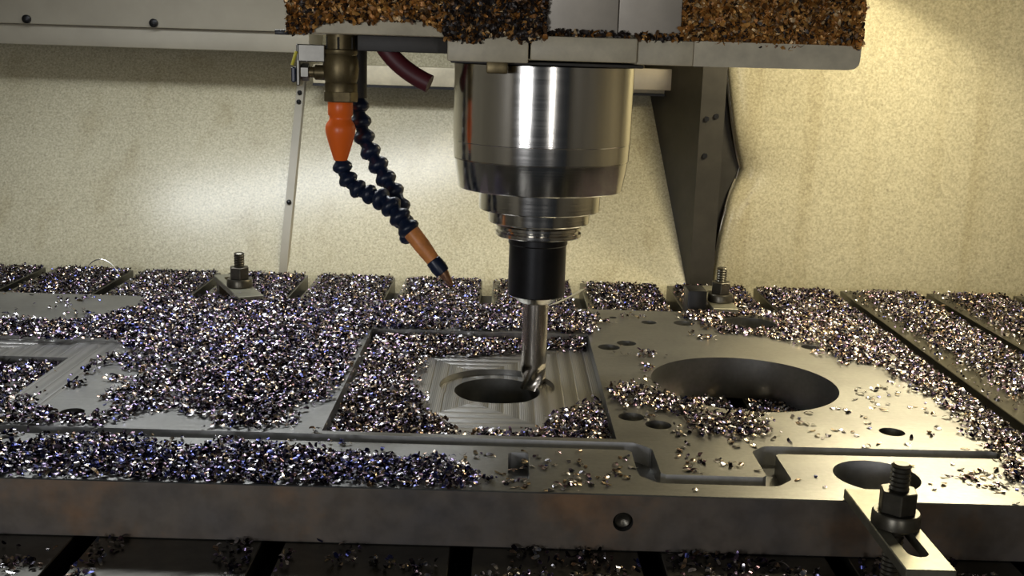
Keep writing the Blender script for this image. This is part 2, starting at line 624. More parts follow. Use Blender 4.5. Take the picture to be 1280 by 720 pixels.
cuts.append(cyl(BORE[0], BORE[1], 0.0370, -0.06, 0.02, 72))
for x, y, r, d in HOLES:
    cuts.append(cyl(x, y, r, -d, 0.02, 72 if r > 0.05 else 32))
# serpentine groove, 15 mm wide with rounded ends
GW = 0.0078
path = [(-0.9, 0.7458), (0.1040, 0.7458), (0.1110, 0.7380), (0.1110, 0.6935), (0.1185, 0.6858), (0.1900, 0.6858), (0.1975, 0.6935), (0.1975, 0.7390), (0.2045, 0.7462), (0.3630, 0.7485)]


def stadium(p, q, r, n=10):
    d = Vector((q[0] - p[0], q[1] - p[1]))
    a0 = math.atan2(d.y, d.x)
    out = []
    for i in range(n + 1):
        a = a0 - math.pi / 2 + math.pi * i / n
        out.append((q[0] + r * math.cos(a), q[1] + r * math.sin(a)))
    for i in range(n + 1):
        a = a0 + math.pi / 2 + math.pi * i / n
        out.append((p[0] + r * math.cos(a), p[1] + r * math.sin(a)))
    return out


for i, (p, q) in enumerate(zip(path, path[1:])):
    cuts.append(B(add_prism, stadium(p, q, GW), -0.0140 - 0.00003 * i, 0.02))
cuts.append(B(add_prism, [(0.0165 + 0.001 * a, 0.679 + 0.001 * b) for a, b in ((1, 0), (13, 0), (14, 1), (14, 46), (12, 48), (2, 48), (0, 46), (0, 1))], -0.012, 0.02))
bmh = bmesh.new()
add_lathe(bmh, [(0.0065, -0.02), (0.0065, 0.02)], 24, Matrix.Translation((0.0905, PY0, -0.0185)) @ Matrix.Rotation(math.radians(90), 4, 'X'))
cuts.append(bmh)
for bb in cuts:
    bmesh.ops.recalc_face_normals(bb, faces=bb.faces)
cut(pb, cuts)
me = pb.data
me.materials.clear()
for mm in ('plate', 'side', 'pocket', 'cutwall'):
    me.materials.append(M[mm])
for p in me.polygons:
    c, n = p.center, p.normal
    if n.z > 0.9 and c.z < -0.002 and c.z > -0.0185 and (-0.12 < c.x < 0.1 and 0.76 < c.y < 1.06 or (c.x < -0.33 and c.y > 0.77 and c.z > -0.0105 and c.y < 1.0)) and abs(c.z + 0.0142) > 0.0006:
        p.material_index = 2
    elif abs(n.z) < 0.3 and (c.y < PY0 + 0.001 or c.y > PY1 - 0.001 or c.x > PX1 - 0.001):
        p.material_index = 1
    elif n.y < -0.5 and abs(n.z) < 0.3 and 0.67 < c.y < 0.757:  # front-facing walls only: light from the front painted as paler steel
        p.material_index = 3
    p.use_smooth = False
me.shade_smooth()
me.set_sharp_from_angle(angle=0.35)
pb.parent = plate
pb.location = (-PLT[0], -PLT[1], -PLT[2])
bm = bmesh.new()
add_lathe(bm, [(0.0058, -0.006), (0.0058, 0.002), (0.0045, 0.0035), (0.0012, 0.0015)], 20, Matrix.Translation((0.0905 - PLT[0], PY0 + 0.006 - PLT[1], -0.0185 - PLT[2])) @ Matrix.Rotation(math.radians(90), 4, 'X'))
tag(obj('set_screw', bm, M['stud'], plate), 'dark set screw in the front edge')


# ------------------------------------------------------------------ strap clamps
def hexpts(r, a0=0.0):
    return [(r * math.cos(a0 + i * math.pi / 3), r * math.sin(a0 + i * math.pi / 3)) for i in range(6)]


def clamp(loc, rot, length_front, length_back, slot, label, heel=True):
    """Strap lying on the plate (local +y points at the plate), stud, nut and flange washer at the local origin; origin at strap underside."""
    root = empty('strap_clamp', loc, label, 'clamp', 'strap clamps holding the plate down')
    root.rotation_euler.z = rot
    hw, t = 0.0138, 0.0068
    bm = bmesh.new()
    add_box(bm, -hw, hw, -length_back, length_front, 0.0, t, 0.0006, 1)
    st = obj('strap', bm, None, None, 0)
    sl = B(add_prism, stadium((0, slot[0]), (0, slot[1]), 0.0062), -0.01, 0.02)
    cut(st, [sl])
    finish(st, M['strap'], root, 0.5)
    lathe('flange_washer', [(0.0072, t), (0.0132, t), (0.0140, t + 0.001), (0.0140, t + 0.0075), (0.0130, t + 0.0092), (0.0072, t + 0.0092)], M['stud'], root, 36)
    bm = bmesh.new()
    add_prism(bm, hexpts(0.0112, 0.35), t + 0.0092, t + 0.0225)
    bmesh.ops.bevel(bm, geom=list(bm.edges), offset=0.0006, segments=1, affect='EDGES')
    obj('hex_nut', bm, M['stud'], root, 0.5)
    prof = []
    z0, z1 = -0.0382, t + 0.0385
    n = 60
    for i in range(n):
        z = z0 + (z1 - 0.0012 - z0) * i / (n - 1)
        prof.append((0.0059 if i % 2 else 0.0051, z))
    prof += [(0.0042, z1)]
    lathe('threaded_stud', prof, M['stud'], root, 20, smooth=0.3)
    if heel:
        bm = bmesh.new()
        y0 = -length_back + 0.001
        add_box(bm, -0.011, 0.011, y0, y0 + 0.016, -0.0387, 0.0)
        obj('heel_block', bm, M['stud'], root)
    return root


clamp((0.2445, 0.606, 0.0002), 0.0, 0.055, 0.058, (-0.036, 0.006), 'slotted strap clamp on the front edge of the plate beside the lower right hole')
a = math.atan2(0.055, 0.111) + math.pi
bl = clamp((-0.2835, 1.203, 0.0002), math.pi + math.atan2(0.055, 0.111), 0.052, 0.072, (-0.05, 0.006), 'dark strap clamp half buried in swarf left of the orange hose')
br = clamp((0.2515, 1.199, 0.0002), math.pi, 0.036, 0.085, (-0.05, 0.006), 'dark strap clamp behind the plate below the dented wall panel edge')
hb = box('black_block', 0.2125, 0.2330, 1.180, 1.212, -TH, 0.022, M['black'], None, 0.001)  # plain black box beside the rear right clamp
tag(hb, 'small black block standing beside the rear right clamp', 'step block')

# ------------------------------------------------------------------ headstock
HY = 0.855
HLOC = (0.05, 1.05, 0.26)
head = empty('headstock', HLOC, 'cream machine head with brown caked swarf above the spindle', 'machine head')


def hbox(name, x0, x1, y0, y1, z0, z1, mat, bev=0.001, label=None):
    bm = B(add_box, x0, x1, y0, y1, z0, z1, bev)
    o = obj(name, local(bm, HLOC), mat, head)
    if label:
        o['label'] = label
    return o


hbox('left_cover', -0.1600, -0.0380, HY, 1.02, 0.2815, 0.80, M['cream'])
hbox('head_casting', -0.0375, 0.140, HY + 0.004, 1.62, 0.2835, 0.80, M['cream'])
hbox('clean_plate', 0.0366, 0.0900, HY - 0.002, HY + 0.004, 0.2870, 0.60, M['greycover'], 0.0006)
hbox('clean_plate', 0.0906, 0.1377, HY - 0.002, HY + 0.004, 0.2870, 0.60, M['greycover'], 0.0006)
hbox('right_cover', 0.1400, 0.2750, HY, 1.10, 0.2835, 0.80, M['cream'])
hbox('lip_block', -0.0375, 0.0235, HY - 0.006, 1.02, 0.2640, 0.2835, M['cream'], 0.0012)
hbox('lip_block', 0.0250, 0.1050, HY - 0.008, 1.02, 0.2665, 0.2845, M['cream'], 0.0012)
hbox('lip_block', 0.1052, 0.1480, HY - 0.004, 1.02, 0.2655, 0.2840, M['cream'], 0.0012)
bm = bmesh.new()
pts = [(0.1482, 0.2655), (0.2655, 0.2662), (0.2705, 0.2672), (0.2735, 0.2700), (0.2742, 0.2740), (0.2742, 0.2842), (0.1482, 0.2842)]
a1 = [bm.verts.new((x, HY - 0.004, z)) for x, z in pts]
b1 = [bm.verts.new((x, 1.09, z)) for x, z in pts]
bm.faces.new(a1)
bm.faces.new(list(reversed(b1)))
for i in range(len(pts)):
    j = (i + 1) % len(pts)
    bm.faces.new((a1[i], b1[i], b1[j], a1[j]))
bmesh.ops.recalc_face_normals(bm, faces=bm.faces)
obj('right_lip', local(bm, HLOC), M['cream'], head, 0.5)
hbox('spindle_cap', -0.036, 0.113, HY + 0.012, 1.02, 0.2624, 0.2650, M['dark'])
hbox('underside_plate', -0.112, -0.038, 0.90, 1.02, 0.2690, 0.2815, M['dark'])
hbox('drain_nub', -0.0080, 0.0085, HY - 0.003, HY + 0.012, 0.2555, 0.2650, M['brass'], 0.0015)
hbox('cover_tab', -0.1680, -0.158, HY - 0.001, HY + 0.02, 0.2795, 0.2830, M['black'], 0.0005)

# ------------------------------------------------------------------ spindle, tool holder, end mill
SX, SY = 0.0385, 0.940
sp = empty('spindle', (SX, SY, 0.262), 'polished stepped steel spindle nose under the machine head', 'spindle')


def lz(prof, z0):
    return [(r, z - z0) for r, z in prof]


lathe('spindle_housing', lz([(0.070, 0.262), (0.0752, 0.2615), (0.0748, 0.1990), (0.0745, 0.1985), (0.0740, 0.1850), (0.0733, 0.1847), (0.0730, 0.1842), (0.0735, 0.1838), (0.0724, 0.1760), (0.0697, 0.1602), (0.0690, 0.1595), (0.052, 0.1593)], 0.262), M['turned'], sp, 96, smooth=0.35)
lathe('nose_ring', lz([(0.050, 0.1600), (0.0520, 0.1594), (0.0516, 0.1418), (0.0510, 0.1412), (0.043, 0.1410)], 0.262), M['turned'], sp, 96, smooth=0.35)
lathe('nose_ring', lz([(0.042, 0.1415), (0.0434, 0.1410), (0.0432, 0.1310), (0.0426, 0.1302), (0.036, 0.1300)], 0.262), M['turned'], sp, 96, smooth=0.35)
th = empty('tool_holder', (SX, SY, 0.130), 'black end mill holder in the spindle nose', 'tool holder')
lathe('grip_flange', lz([(0.030, 0.1312), (0.0340, 0.1305), (0.0340, 0.1282), (0.0366, 0.1272), (0.0366, 0.1250), (0.0345, 0.1238), (0.0345, 0.1228), (0.0368, 0.1216), (0.0368, 0.1190), (0.0358, 0.1182), (0.026, 0.1180)], 0.130), M['turned'], th, 80, smooth=0.35)
lathe('holder_body', lz([(0.0250, 0.1185), (0.0256, 0.1178), (0.0256, 0.1115), (0.0247, 0.1105), (0.0247, 0.0668), (0.0240, 0.0660), (0.020, 0.0660)], 0.130), M['black'], th, 64, smooth=0.35)
lathe('nose_chamfer', lz([(0.0225, 0.0664), (0.0215, 0.0655), (0.0165, 0.0605), (0.0135, 0.0592), (0.0112, 0.0592)], 0.130), M['bright'], th, 64, smooth=0.35)
# end mill: plain shank above, four helical flutes below
bm = bmesh.new()
R0 = 0.0111
ns, nz_ = 64, 60
rings = []
zt, zb, zf = 0.0620, -0.0190, 0.0040
for j in range(nz_ + 1):
    z = zt + (zb - zt) * j / nz_
    f = min(1.0, max(0.0, (zf - z) / 0.006))
    ring = []
    for i in range(ns):
        a = 2 * math.pi * i / ns
        ph = (a * 4 + (zf - z) * 260) % (2 * math.pi) / (2 * math.pi)
        g = 0.0 if ph < 0.30 else math.sin((ph - 0.30) / 0.70 * math.pi) ** 0.8
        r = R0 * (1 - 0.24 * f * g)
        ring.append(bm.verts.new((r * math.cos(a), r * math.sin(a), z - zt)))
    rings.append(ring)
for p, q in zip(rings, rings[1:]):
    for i in range(ns):
        j = (i + 1) % ns
        bm.faces.new((p[i], p[j], q[j], q[i]))
bm.faces.new(rings[0])
bm.faces.new(rings[-1])
bmesh.ops.recalc_face_normals(bm, faces=bm.faces)
em = obj('end_mill', bm, M['mill'], None, 0.7)
em.location = (SX, SY, zt)
tag(em, 'fluted steel end mill reaching into the bored pocket', 'end mill')

# ------------------------------------------------------------------ coolant valve and hoses
VX, VY = -0.1295, 0.930
vz = 0.2815
valve = empty('coolant_valve', (VX, VY, vz), 'grimy brass ball valve hanging under the left end of the head', 'valve')
lathe('valve_body', [(0.0120, 0.001), (0.0120, -0.0115), (0.0138, -0.0125), (0.0138, -0.0150), (0.0130, -0.0165), (0.0142, -0.0200), (0.0150, -0.0270), (0.0142, -0.0350), (0.0128, -0.0385), (0.0135, -0.0400), (0.0135, -0.0460)], M['brass'], valve, 32, smooth=0.5)
bm = bmesh.new()
add_prism(bm, hexpts(0.0142, 0.2), -0.0545, -0.0455)
bmesh.ops.bevel(bm, geom=list(bm.edges), offset=0.0008, segments=1, affect='EDGES')
obj('outlet_hex', bm, M['brass'], valve, 0.5)
bm = bmesh.new()
add_prism(bm, hexpts(0.0125, 0.5), -0.0115, -0.002)
obj('inlet_hex', bm, M['dark'], valve, 0.5)
Rx = Matrix.Rotation(math.radians(-90), 4, 'Y')
lathe('valve_stem', [(0.0062, 0.010), (0.0062, 0.021), (0.0046, 0.022), (0.0046, 0.029), (0.0060, 0.0292), (0.0060, 0.0345)], M['brass'], valve, 20, Matrix.Translation((0, 0, -0.031)) @ Rx)
bm = bmesh.new()
add_prism(bm, hexpts(0.0072), 0.0262, 0.0320)
bmesh.ops.transform(bm, matrix=Matrix.Translation((0, 0, -0.031)) @ Rx, verts=bm.verts)
obj('stem_nut', bm, M['zinc'], valve, 0.5)
bm = bmesh.new()
for (x0, x1, z0, z1) in ((-0.0350, -0.0120, -0.0225, -0.0085), (-0.0355, -0.0325, -0.0420, -0.0085)):
    add_box(bm, x0, x1, -0.008, 0.006, z0, z1, 0.0008, 1)
obj('lever', bm, M['zinc'], valve, 0.5)
bm = bmesh.new()
add_box(bm, -0.0395, -0.0358, -0.009, 0.004, -0.0395, -0.0270, 0.001, 1)
obj('lever_grip', bm, M['navy'], valve, 0.5)
bm = bmesh.new()
add_tube(bm, [(-0.0352, -0.008, -0.0145), (-0.0368, -0.0085, -0.0195), (-0.0385, -0.009, -0.0255)], 0.0013, 6)
obj('tag_strip', bm, M['yellow'], valve)


def segment(p, q, r, mat, parent, name='hose_segment'):
    """One ball-and-socket link of segmented coolant hose from p to q."""
    m4, L = along(p, q)
    e = 0.0035
    prof = [(r * 0.45, -e), (r * 0.62, -e * 0.3), (r * 0.60, L * 0.14), (r * 0.96, L * 0.40), (r * 1.05, L * 0.52), (r * 1.05, L * 0.74), (r * 0.78, L * 0.94), (r * 0.50, L * 1.02)]
    return lathe(name, prof, mat, parent, 20, m4, 0.9)


def resample(pts, n):
    """n equal links along a polyline."""
    P = np.array([tuple(p) for p in pts])
    d = np.concatenate([[0], np.cumsum(np.linalg.norm(np.diff(P, axis=0), axis=1))])
    t = np.linspace(0, d[-1], n + 1)
    return [tuple(np.interp(v, d, P[:, k]) for k in range(3)) for v in t]


fh = empty('coolant_hose', (0, 0, 0), 'segmented navy coolant hose on the bright orange adapter, ending in a copper tip', 'coolant hose')
hx, hy = VX - 0.0005, VY
lathe('orange_adapter', [(0.0098, 0.2275), (0.0104, 0.2262), (0.0104, 0.2165), (0.0092, 0.2150), (0.0092, 0.2125), (0.0118, 0.2085), (0.0126, 0.2050), (0.0122, 0.2010), (0.0098, 0.1920), (0.0070, 0.1830), (0.0056, 0.1785)],
      M['orange'], fh, 32, Matrix.Translation((hx, hy, 0)), 0.7)
A = [(hx, hy, 0.1800), (-0.1265, 0.930, 0.1645), (-0.1180, 0.928, 0.1560), (-0.1075, 0.925, 0.1510), (-0.0965, 0.920, 0.1500), (-0.0880, 0.915, 0.1455), (-0.0810, 0.911, 0.1390), (-0.0745, 0.908, 0.1310), (-0.0675, 0.906, 0.1225)]
A = resample(A, 8)
for i, (p, q) in enumerate(zip(A, A[1:])):
    segment(p, q, 0.0080 if i < 4 else 0.0092, M['navy'], fh)
m4, L = along((-0.0690, 0.9065, 0.1250), (-0.0475, 0.9025, 0.0985))
lathe('orange_tube', [(0.0066, 0.0), (0.0072, 0.002), (0.0070, L * 0.5), (0.0058, L * 0.95), (0.0040, L)], M['amber'], fh, 24, m4)
m4, L = along((-0.0500, 0.9027, 0.1015), (-0.0405, 0.901, 0.0900))
lathe('nozzle_collar', [(0.0048, 0.0), (0.0064, 0.0015), (0.0070, L * 0.6), (0.0062, L * 0.95), (0.004, L)], M['navy'], fh, 20, m4)
m4, L = along((-0.0420, 0.9012, 0.0925), (-0.0330, 0.8995, 0.0800))
lathe('copper_nozzle', [(0.0050, 0.0), (0.0046, 0.003), (0.0022, L * 0.9), (0.0016, L)], M['copper'], fh, 20, m4)

bh = empty('coolant_hose', (0, 0, 0), 'second navy segmented coolant hose hanging just behind the orange adapter', 'coolant hose')
Bp = [(-0.1195, 0.958, 0.2310), (-0.1185, 0.958, 0.2185), (-0.1160, 0.958, 0.2050), (-0.1125, 0.956, 0.1920), (-0.1060, 0.953, 0.1810), (-0.0990, 0.950, 0.1715), (-0.0935, 0.946, 0.1610), (-0.0870, 0.943, 0.1525), (-0.0800, 0.940, 0.1430), (-0.0790, 0.938, 0.1310), (-0.0760, 0.936, 0.1200), (-0.0690, 0.934, 0.1110)]
Bp = resample(Bp, 10)
for p, q in zip(Bp, Bp[1:]):
    segment(p, q, 0.0088, M['navy'], bh)
lathe('hose_fitting', [(0.0080, 0.0), (0.0080, 0.052)], M['dark'], bh, 16, Matrix.Translation((-0.1195, 0.958, 0.2295)))

bm = bmesh.new()
pts = bez((-0.1040, 0.935, 0.2950), (-0.0980, 0.935, 0.2700), (-0.0800, 0.932, 0.2540), (-0.0560, 0.928, 0.2440), 18)
add_tube(bm, pts, 0.0076, 20)
# hollow cut end
rh = obj('rubber_hose', bm, M['maroon'], None, 0.8)
tag(rh, 'thick maroon rubber hose stub hanging between the brass valve and the spindle', 'hose')

# ------------------------------------------------------------------ work lamps (out of the picture, above); rear right one added for glare
for x, y, z, ln, side in ((0.50, 1.02, 0.50, 0.09, 'right'), (-0.37, 1.28, 0.52, 0.33, 'left'), (0.60, 1.42, 0.43, 0.14, 'rear right end, added for glare on that')):
    r = empty('work_lamp', (x, y, z + 0.008), 'tube lamp housing inside the enclosure above the %s end of the table' % side, 'lamp')
    obj('lamp_housing', B(add_box, -ln, ln, -0.05, 0.05, 0.0, 0.03, 0.004), M['enclosure'], r)
    obj('lamp_bracket', B(add_box, -0.01, 0.01, -0.01, 0.01, 0.03, 1.092 - z), M['dark'], r)


# ------------------------------------------------------------------ swarf
def template(L, wd, arc, twist, n=4):
    """A curled sliver: strip of n quads bent through arc, lying roughly flat."""
    v = []
    r = L / arc
    for i in range(n + 1):
        t = (i / n - 0.5) * arc
        px, pz = r * math.sin(t), r * (1 - math.cos(t)) if i else r * (1 - math.cos(t))
        ww = wd * (1.0 - 0.45 * abs(2 * i / n - 1) ** 2) / 2
        tw = twist * (i / n - 0.5)
        for s in (-1, 1):
            v.append((px, s * ww * math.cos(tw), pz + s * ww * math.sin(tw)))
    v = np.array(v)
    v[:, 2] -= v[:, 2].mean()
    return v


NT = 24
TPL = np.stack([template(RNG.uniform(0.0034, 0.0066), RNG.uniform(0.0017, 0.0030), RNG.uniform(0.5, 2.6), RNG.uniform(-0.9, 0.9)) for _ in range(NT)])
QUADS = np.array([[2 * i, 2 * i + 1, 2 * i + 3, 2 * i + 2] for i in range(4)])

PAL = 0.80 * np.array([(0.40, 0.38, 0.40), (0.22, 0.17, 0.29), (0.09, 0.10, 0.30), (0.38, 0.27, 0.20), (0.58, 0.46, 0.32), (0.85, 0.82, 0.85), (0.04, 0.035, 0.05), (0.22, 0.14, 0.19)])
W_MIX = np.array([0.14, 0.15, 0.07, 0.11, 0.06, 0.11, 0.26, 0.10])
W_BLUE = np.array([0.10, 0.17, 0.24, 0.07, 0.05, 0.10, 0.20, 0.07])
W_TABLE = np.array([0.22, 0.12, 0.06, 0.10, 0.07, 0.10, 0.25, 0.08])
W_WARM = np.array([0.12, 0.15, 0.04, 0.17, 0.12, 0.14, 0.16, 0.10])


def inside(poly, P):
    x, y = P[:, 0], P[:, 1]
    r = np.zeros(len(P), bool)
    n = len(poly)
    for i in range(n):
        (x1, y1), (x2, y2) = poly[i], poly[(i + 1) % n]
        c = ((y1 > y) != (y2 > y)) & (x < (x2 - x1) * (y - y1) / (y2 - y1 + 1e-12) + x1)
        r ^= c
    return r


def vnoise(P, s, seed):
    g = np.random.default_rng(seed).random((64, 64))
    q = P / s
    i = np.floor(q).astype(int)
    f = q - i
    f = f * f * (3 - 2 * f)
    a = g[i[:, 0] % 64, i[:, 1] % 64]
    b = g[(i[:, 0] + 1) % 64, i[:, 1] % 64]
    c = g[i[:, 0] % 64, (i[:, 1] + 1) % 64]
    d = g[(i[:, 0] + 1) % 64, (i[:, 1] + 1) % 64]
    return (a * (1 - f[:, 0]) + b * f[:, 0]) * (1 - f[:, 1]) + (c * (1 - f[:, 0]) + d * f[:, 0]) * f[:, 1]


def sample(poly, density, clump=0.0, scale=0.03, seed=1, fringe=0.010):
    """Random points in a polygon; its border is frayed by noise; clump > 0 thins by noise."""
    p = np.array(poly)
    lo, hi = p.min(0) - fringe, p.max(0) + fringe
    n = int(density * (hi - lo).prod())
    P = lo + RNG.random((n, 2)) * (hi - lo)
    J = np.stack([vnoise(P, 0.018, seed + 50) - 0.5, vnoise(P, 0.018, seed + 90) - 0.5], 1) * 2 * fringe
    J += RNG.normal(0, 0.004, P.shape)
    keep = inside(poly, P + J)
    if clump:
        v = 0.6 * vnoise(P, scale, seed) + 0.4 * vnoise(P, scale * 0.35, seed + 3)
        keep &= RNG.random(n) < np.clip((v - clump) / 0.15, 0, 1)
    return P[keep]


def off_cut(P, margin=0.0):
    """Points of the plate's top face that lie on metal (not over a hole, groove or pocket)."""
    ok = (P[:, 0] > PX0) & (P[:, 0] < PX1) & (P[:, 1] > PY0 + 0.001) & (P[:, 1] < PY1)
    for x, y, r, d in HOLES:
        ok &= np.hypot(P[:, 0] - x, P[:, 1] - y) > r + 0.0015 + margin
    for p, q in zip(path, path[1:]):
        a = np.array(p)
        b_ = np.array(q) - a
        t = np.clip(((P - a) @ b_) / (b_ @ b_), 0, 1)
        ok &= np.hypot(*(P - a - t[:, None] * b_).T) > GW + 0.0005
    ok &= ~((P[:, 0] > -0.1200) & (P[:, 0] < 0.0965) & (P[:, 1] > 0.7585) & (P[:, 1] < 1.0615))
    return ok


def rot_mats(n, tilt):
    yaw = RNG.random(n) * 2 * math.pi
    ta, tb_ = RNG.normal(0, tilt, n), RNG.normal(0, tilt, n)
    flip = RNG.random(n) < 0.5
    ta = ta + flip * math.pi
    cy, sy = np.cos(yaw), np.sin(yaw)
    ca, sa = np.cos(ta), np.sin(ta)
    cb, sb = np.cos(tb_), np.sin(tb_)
    Z = np.zeros(n)
    O = np.ones(n)
    Rz = np.stack([cy, -sy, Z, sy, cy, Z, Z, Z, O], 1).reshape(n, 3, 3)
    Rx_ = np.stack([O, Z, Z, Z, ca, -sa, Z, sa, ca], 1).reshape(n, 3, 3)
    Ry = np.stack([cb, Z, sb, Z, O, Z, -sb, Z, cb], 1).reshape(n, 3, 3)
    return Rz @ Rx_ @ Ry


def chip_mesh(name, pos, mix, scale=(0.75, 1.25), tilt=0.42, pal=PAL, basis=None, clamp_z=None):
    n = len(pos)
    t = RNG.integers(0, NT, n)
    V = TPL[t] * RNG.uniform(*scale, (n, 1, 1))
    R = rot_mats(n, tilt)
    V = np.einsum('nij,nkj->nki', R, V)
    if clamp_z is not None:                      # lowest corner of each chip stays above what it lies on
        dz = np.maximum(0, -(V[:, :, 2].min(1)) - clamp_z)
    else:
        dz = 0
    if basis is not None:
        V = np.einsum('ij,nkj->nki', basis, V)
    V = V + pos[:, None, :]
    if clamp_z is not None:
        V[:, :, 2] += dz[:, None]
    F = (QUADS[None] + 10 * np.arange(n)[:, None, None]).reshape(-1)
    me = bpy.data.meshes.new(name)
    me.vertices.add(n * 10)
    me.vertices.foreach_set('co', V.reshape(-1).astype(np.float32))
    me.loops.add(n * 16)
    me.loops.foreach_set('vertex_index', F.astype(np.int32))
    me.polygons.add(n * 4)
    me.polygons.foreach_set('loop_start', np.arange(0, n * 16, 4, dtype=np.int32))
    me.update(calc_edges=True)
    ci = RNG.choice(len(pal), n, p=mix / mix.sum())
    col = np.clip(pal[ci] * RNG.uniform(0.7, 1.3, (n, 1)), 0, 1)
    c4 = np.ones((n, 10, 4), np.float32)
    c4[:, :, :3] = col[:, None, :]
    at = me.attributes.new('tint', 'FLOAT_COLOR', 'POINT')
    at.data.foreach_set('color', c4.reshape(-1))
    me.shade_smooth()
    me.validate()
    return me


def swarf(name, pos, mix, label, mat='chip', **kw):
    me = chip_mesh(name, pos, mix, **kw)
    me.materials.append(M[mat])
    o = bpy.data.objects.new(name, me)
    COL.objects.link(o)
    return tag(o, label, 'metal chips', None, 'stuff')


def with_z(P, z, pile, seed=5):
    h = pile * (0.35 + 0.65 * vnoise(P, 0.02, seed)) if np.isscalar(pile) else pile
    return np.column_stack([P, z + 0.0006 + RNG.random(len(P)) * h])


D = 230000
# --- on the plate, left half
R_ = {
    'leftstrip': [(-0.70, 1.06), (-0.483, 1.054), (-0.434, 1.05), (-0.372, 1.074), (-0.329, 0.992), (-0.387, 0.988), (-0.458, 0.998), (-0.70, 1.0)],
    'leftmain': [(-0.374, 1.077), (-0.371, 1.158), (-0.373, 1.1725), (-0.127, 1.1725), (0.02, 1.165), (0.107, 1.150), (0.099, 1.064), (-0.121, 1.058), (-0.123, 0.897), (-0.175, 0.827), (-0.235, 0.863), (-0.323, 0.951)],
    'leftsparse': [(-0.337, 0.949), (-0.241, 0.885), (-0.142, 0.895), (-0.116, 0.832), (-0.118, 0.756), (-0.42, 0.756), (-0.42, 0.799), (-0.337, 0.812)],
    'leftlow': [(-0.50, 0.927), (-0.372, 0.932), (-0.350, 0.831), (-0.372, 0.800), (-0.50, 0.80)],
    'pile': [(-0.286, 0.997), (-0.14, 1.013), (-0.129, 0.831), (-0.166, 0.789), (-0.223, 0.822)],
    'front': [(-0.40, 0.712), (-0.192, 0.712), (-0.1, 0.714), (-0.024, 0.708), (0.004, 0.678), (-0.016, 0.6575), (-0.40, 0.6575)],
    'frontmod': [(-0.40, 0.736), (-0.155, 0.736), (-0.092, 0.727), (-0.1, 0.708), (-0.40, 0.702)],
    'frontsparse': [(-0.003, 0.718), (0.119, 0.72), (0.122, 0.664), (0.009, 0.660)],
    'rt1': [(0.116, 0.998), (0.161, 0.989), (0.136, 0.899), (0.107, 0.853), (0.104, 0.919)],
    'rt2': [(0.102, 0.868), (0.149, 0.890), (0.170, 0.838), (0.213, 0.822), (0.209, 0.776), (0.15, 0.78), (0.100, 0.812)],
    'rt3': [(0.135, 0.796), (0.215, 0.803), (0.192, 0.703), (0.132, 0.699)],
    'rtband': [(0.205, 1.160), (0.299, 1.185), (0.385, 1.18), (0.385, 1.057), (0.385, 0.66), (0.360, 0.702), (0.365, 0.739), (0.374, 0.857), (0.366, 0.966), (0.324, 0.988), (0.304, 1.054), (0.254, 1.080), (0.225, 1.096)],
    'rtsparse': [(0.263, 0.867), (0.369, 0.946), (0.355, 0.815), (0.307, 0.767), (0.211, 0.785)],
    'rtcorner': [(0.307, 0.722), (0.372, 0.722), (0.355, 0.663), (0.300, 0.663)],
    'backfew': [(0.113, 1.141), (0.246, 1.169), (0.222, 1.039), (0.163, 1.003), (0.104, 1.026)],
    'leftback': [(-0.60, 1.167), (-0.378, 1.165), (-0.374, 1.077), (-0.60, 1.057)],
    'midsparse': [(-0.10, 0.735), (0.10, 0.735), (0.11, 0.70), (0.0, 0.70), (-0.02, 0.715)],
}


def top(key, dens, clump=0.0, scale=0.03, seed=1, pile=0.004, z=0.0, fringe=0.010):
    P = sample(R_[key], dens, clump, scale, seed, fringe)
    P = P[off_cut(P)]
    return with_z(P, z, pile, seed)


left = np.concatenate([top('leftstrip', D, 0, seed=2), top('leftmain', D * 1.1, 0.13, 0.05, 3), top('leftsparse', D * 0.8, 0.40, 0.045, 4, 0.003),
                       top('leftlow', D * 0.9, 0.2, 0.03, 5, z=-0.009), top('pile', D * 0.9, 0.25, 0.04, 6, 0.005), top('leftback', D * 0.3, 0.62, 0.03, 7, 0.002)])
swarf('swarf', left, W_MIX, 'thick purple and silver swarf spread over the left half of the plate', clamp_z=0.0004)
front = np.concatenate([top('front', D * 1.15, 0, seed=8), top('frontmod', D * 0.7, 0.40, 0.03, 9, 0.003)])
swarf('swarf', front, W_BLUE, 'dark blue swarf heaped along the front edge of the plate', clamp_z=0.0004)
right = np.concatenate([top('rtband', D * 1.0, 0.12, 0.03, 10), top('rt1', D * 0.7, 0.45, 0.03, 11, 0.003), top('rt2', D * 0.8, 0.30, 0.03, 12),
                        top('backfew', D * 0.5, 0.66, 0.03, 15, 0.002)])
swarf('swarf', right, W_WARM, 'swarf scattered round the big hole and along the right side of the plate', clamp_z=0.0004)

# --- in the pocket
PK = {
    'l': [(-0.118, 1.060), (-0.060, 1.060), (-0.053, 1.035), (-0.062, 1.000), (-0.071, 0.93), (-0.060, 0.860), (-0.035, 0.800), (-0.02, 0.760), (-0.118, 0.760)],
    'b': [(-0.118, 1.060), (0.095, 1.060), (0.095, 1.046), (0.020, 1.018), (-0.064, 1.000)],
    'f': [(-0.118, 0.760), (0.094, 0.760), (0.094, 0.782), (0.051, 0.786), (-0.030, 0.790), (-0.081, 0.826)],
    'c': [(0.094, 0.880), (0.094, 0.760), (0.030, 0.760), (0.050, 0.810)],
}


def pocket(key, dens, pile, seed):
    P = sample(PK[key], dens, 0, 0.03, seed, 0.008)
    ok = (P[:, 0] > -0.1155) & (P[:, 0] < 0.092) & (P[:, 1] > 0.763) & (P[:, 1] < 1.057) & (np.hypot(P[:, 0] - BORE[0], P[:, 1] - BORE[1]) > 0.052)
    P = P[ok]
    return with_z(P, -0.0105, pile, seed)


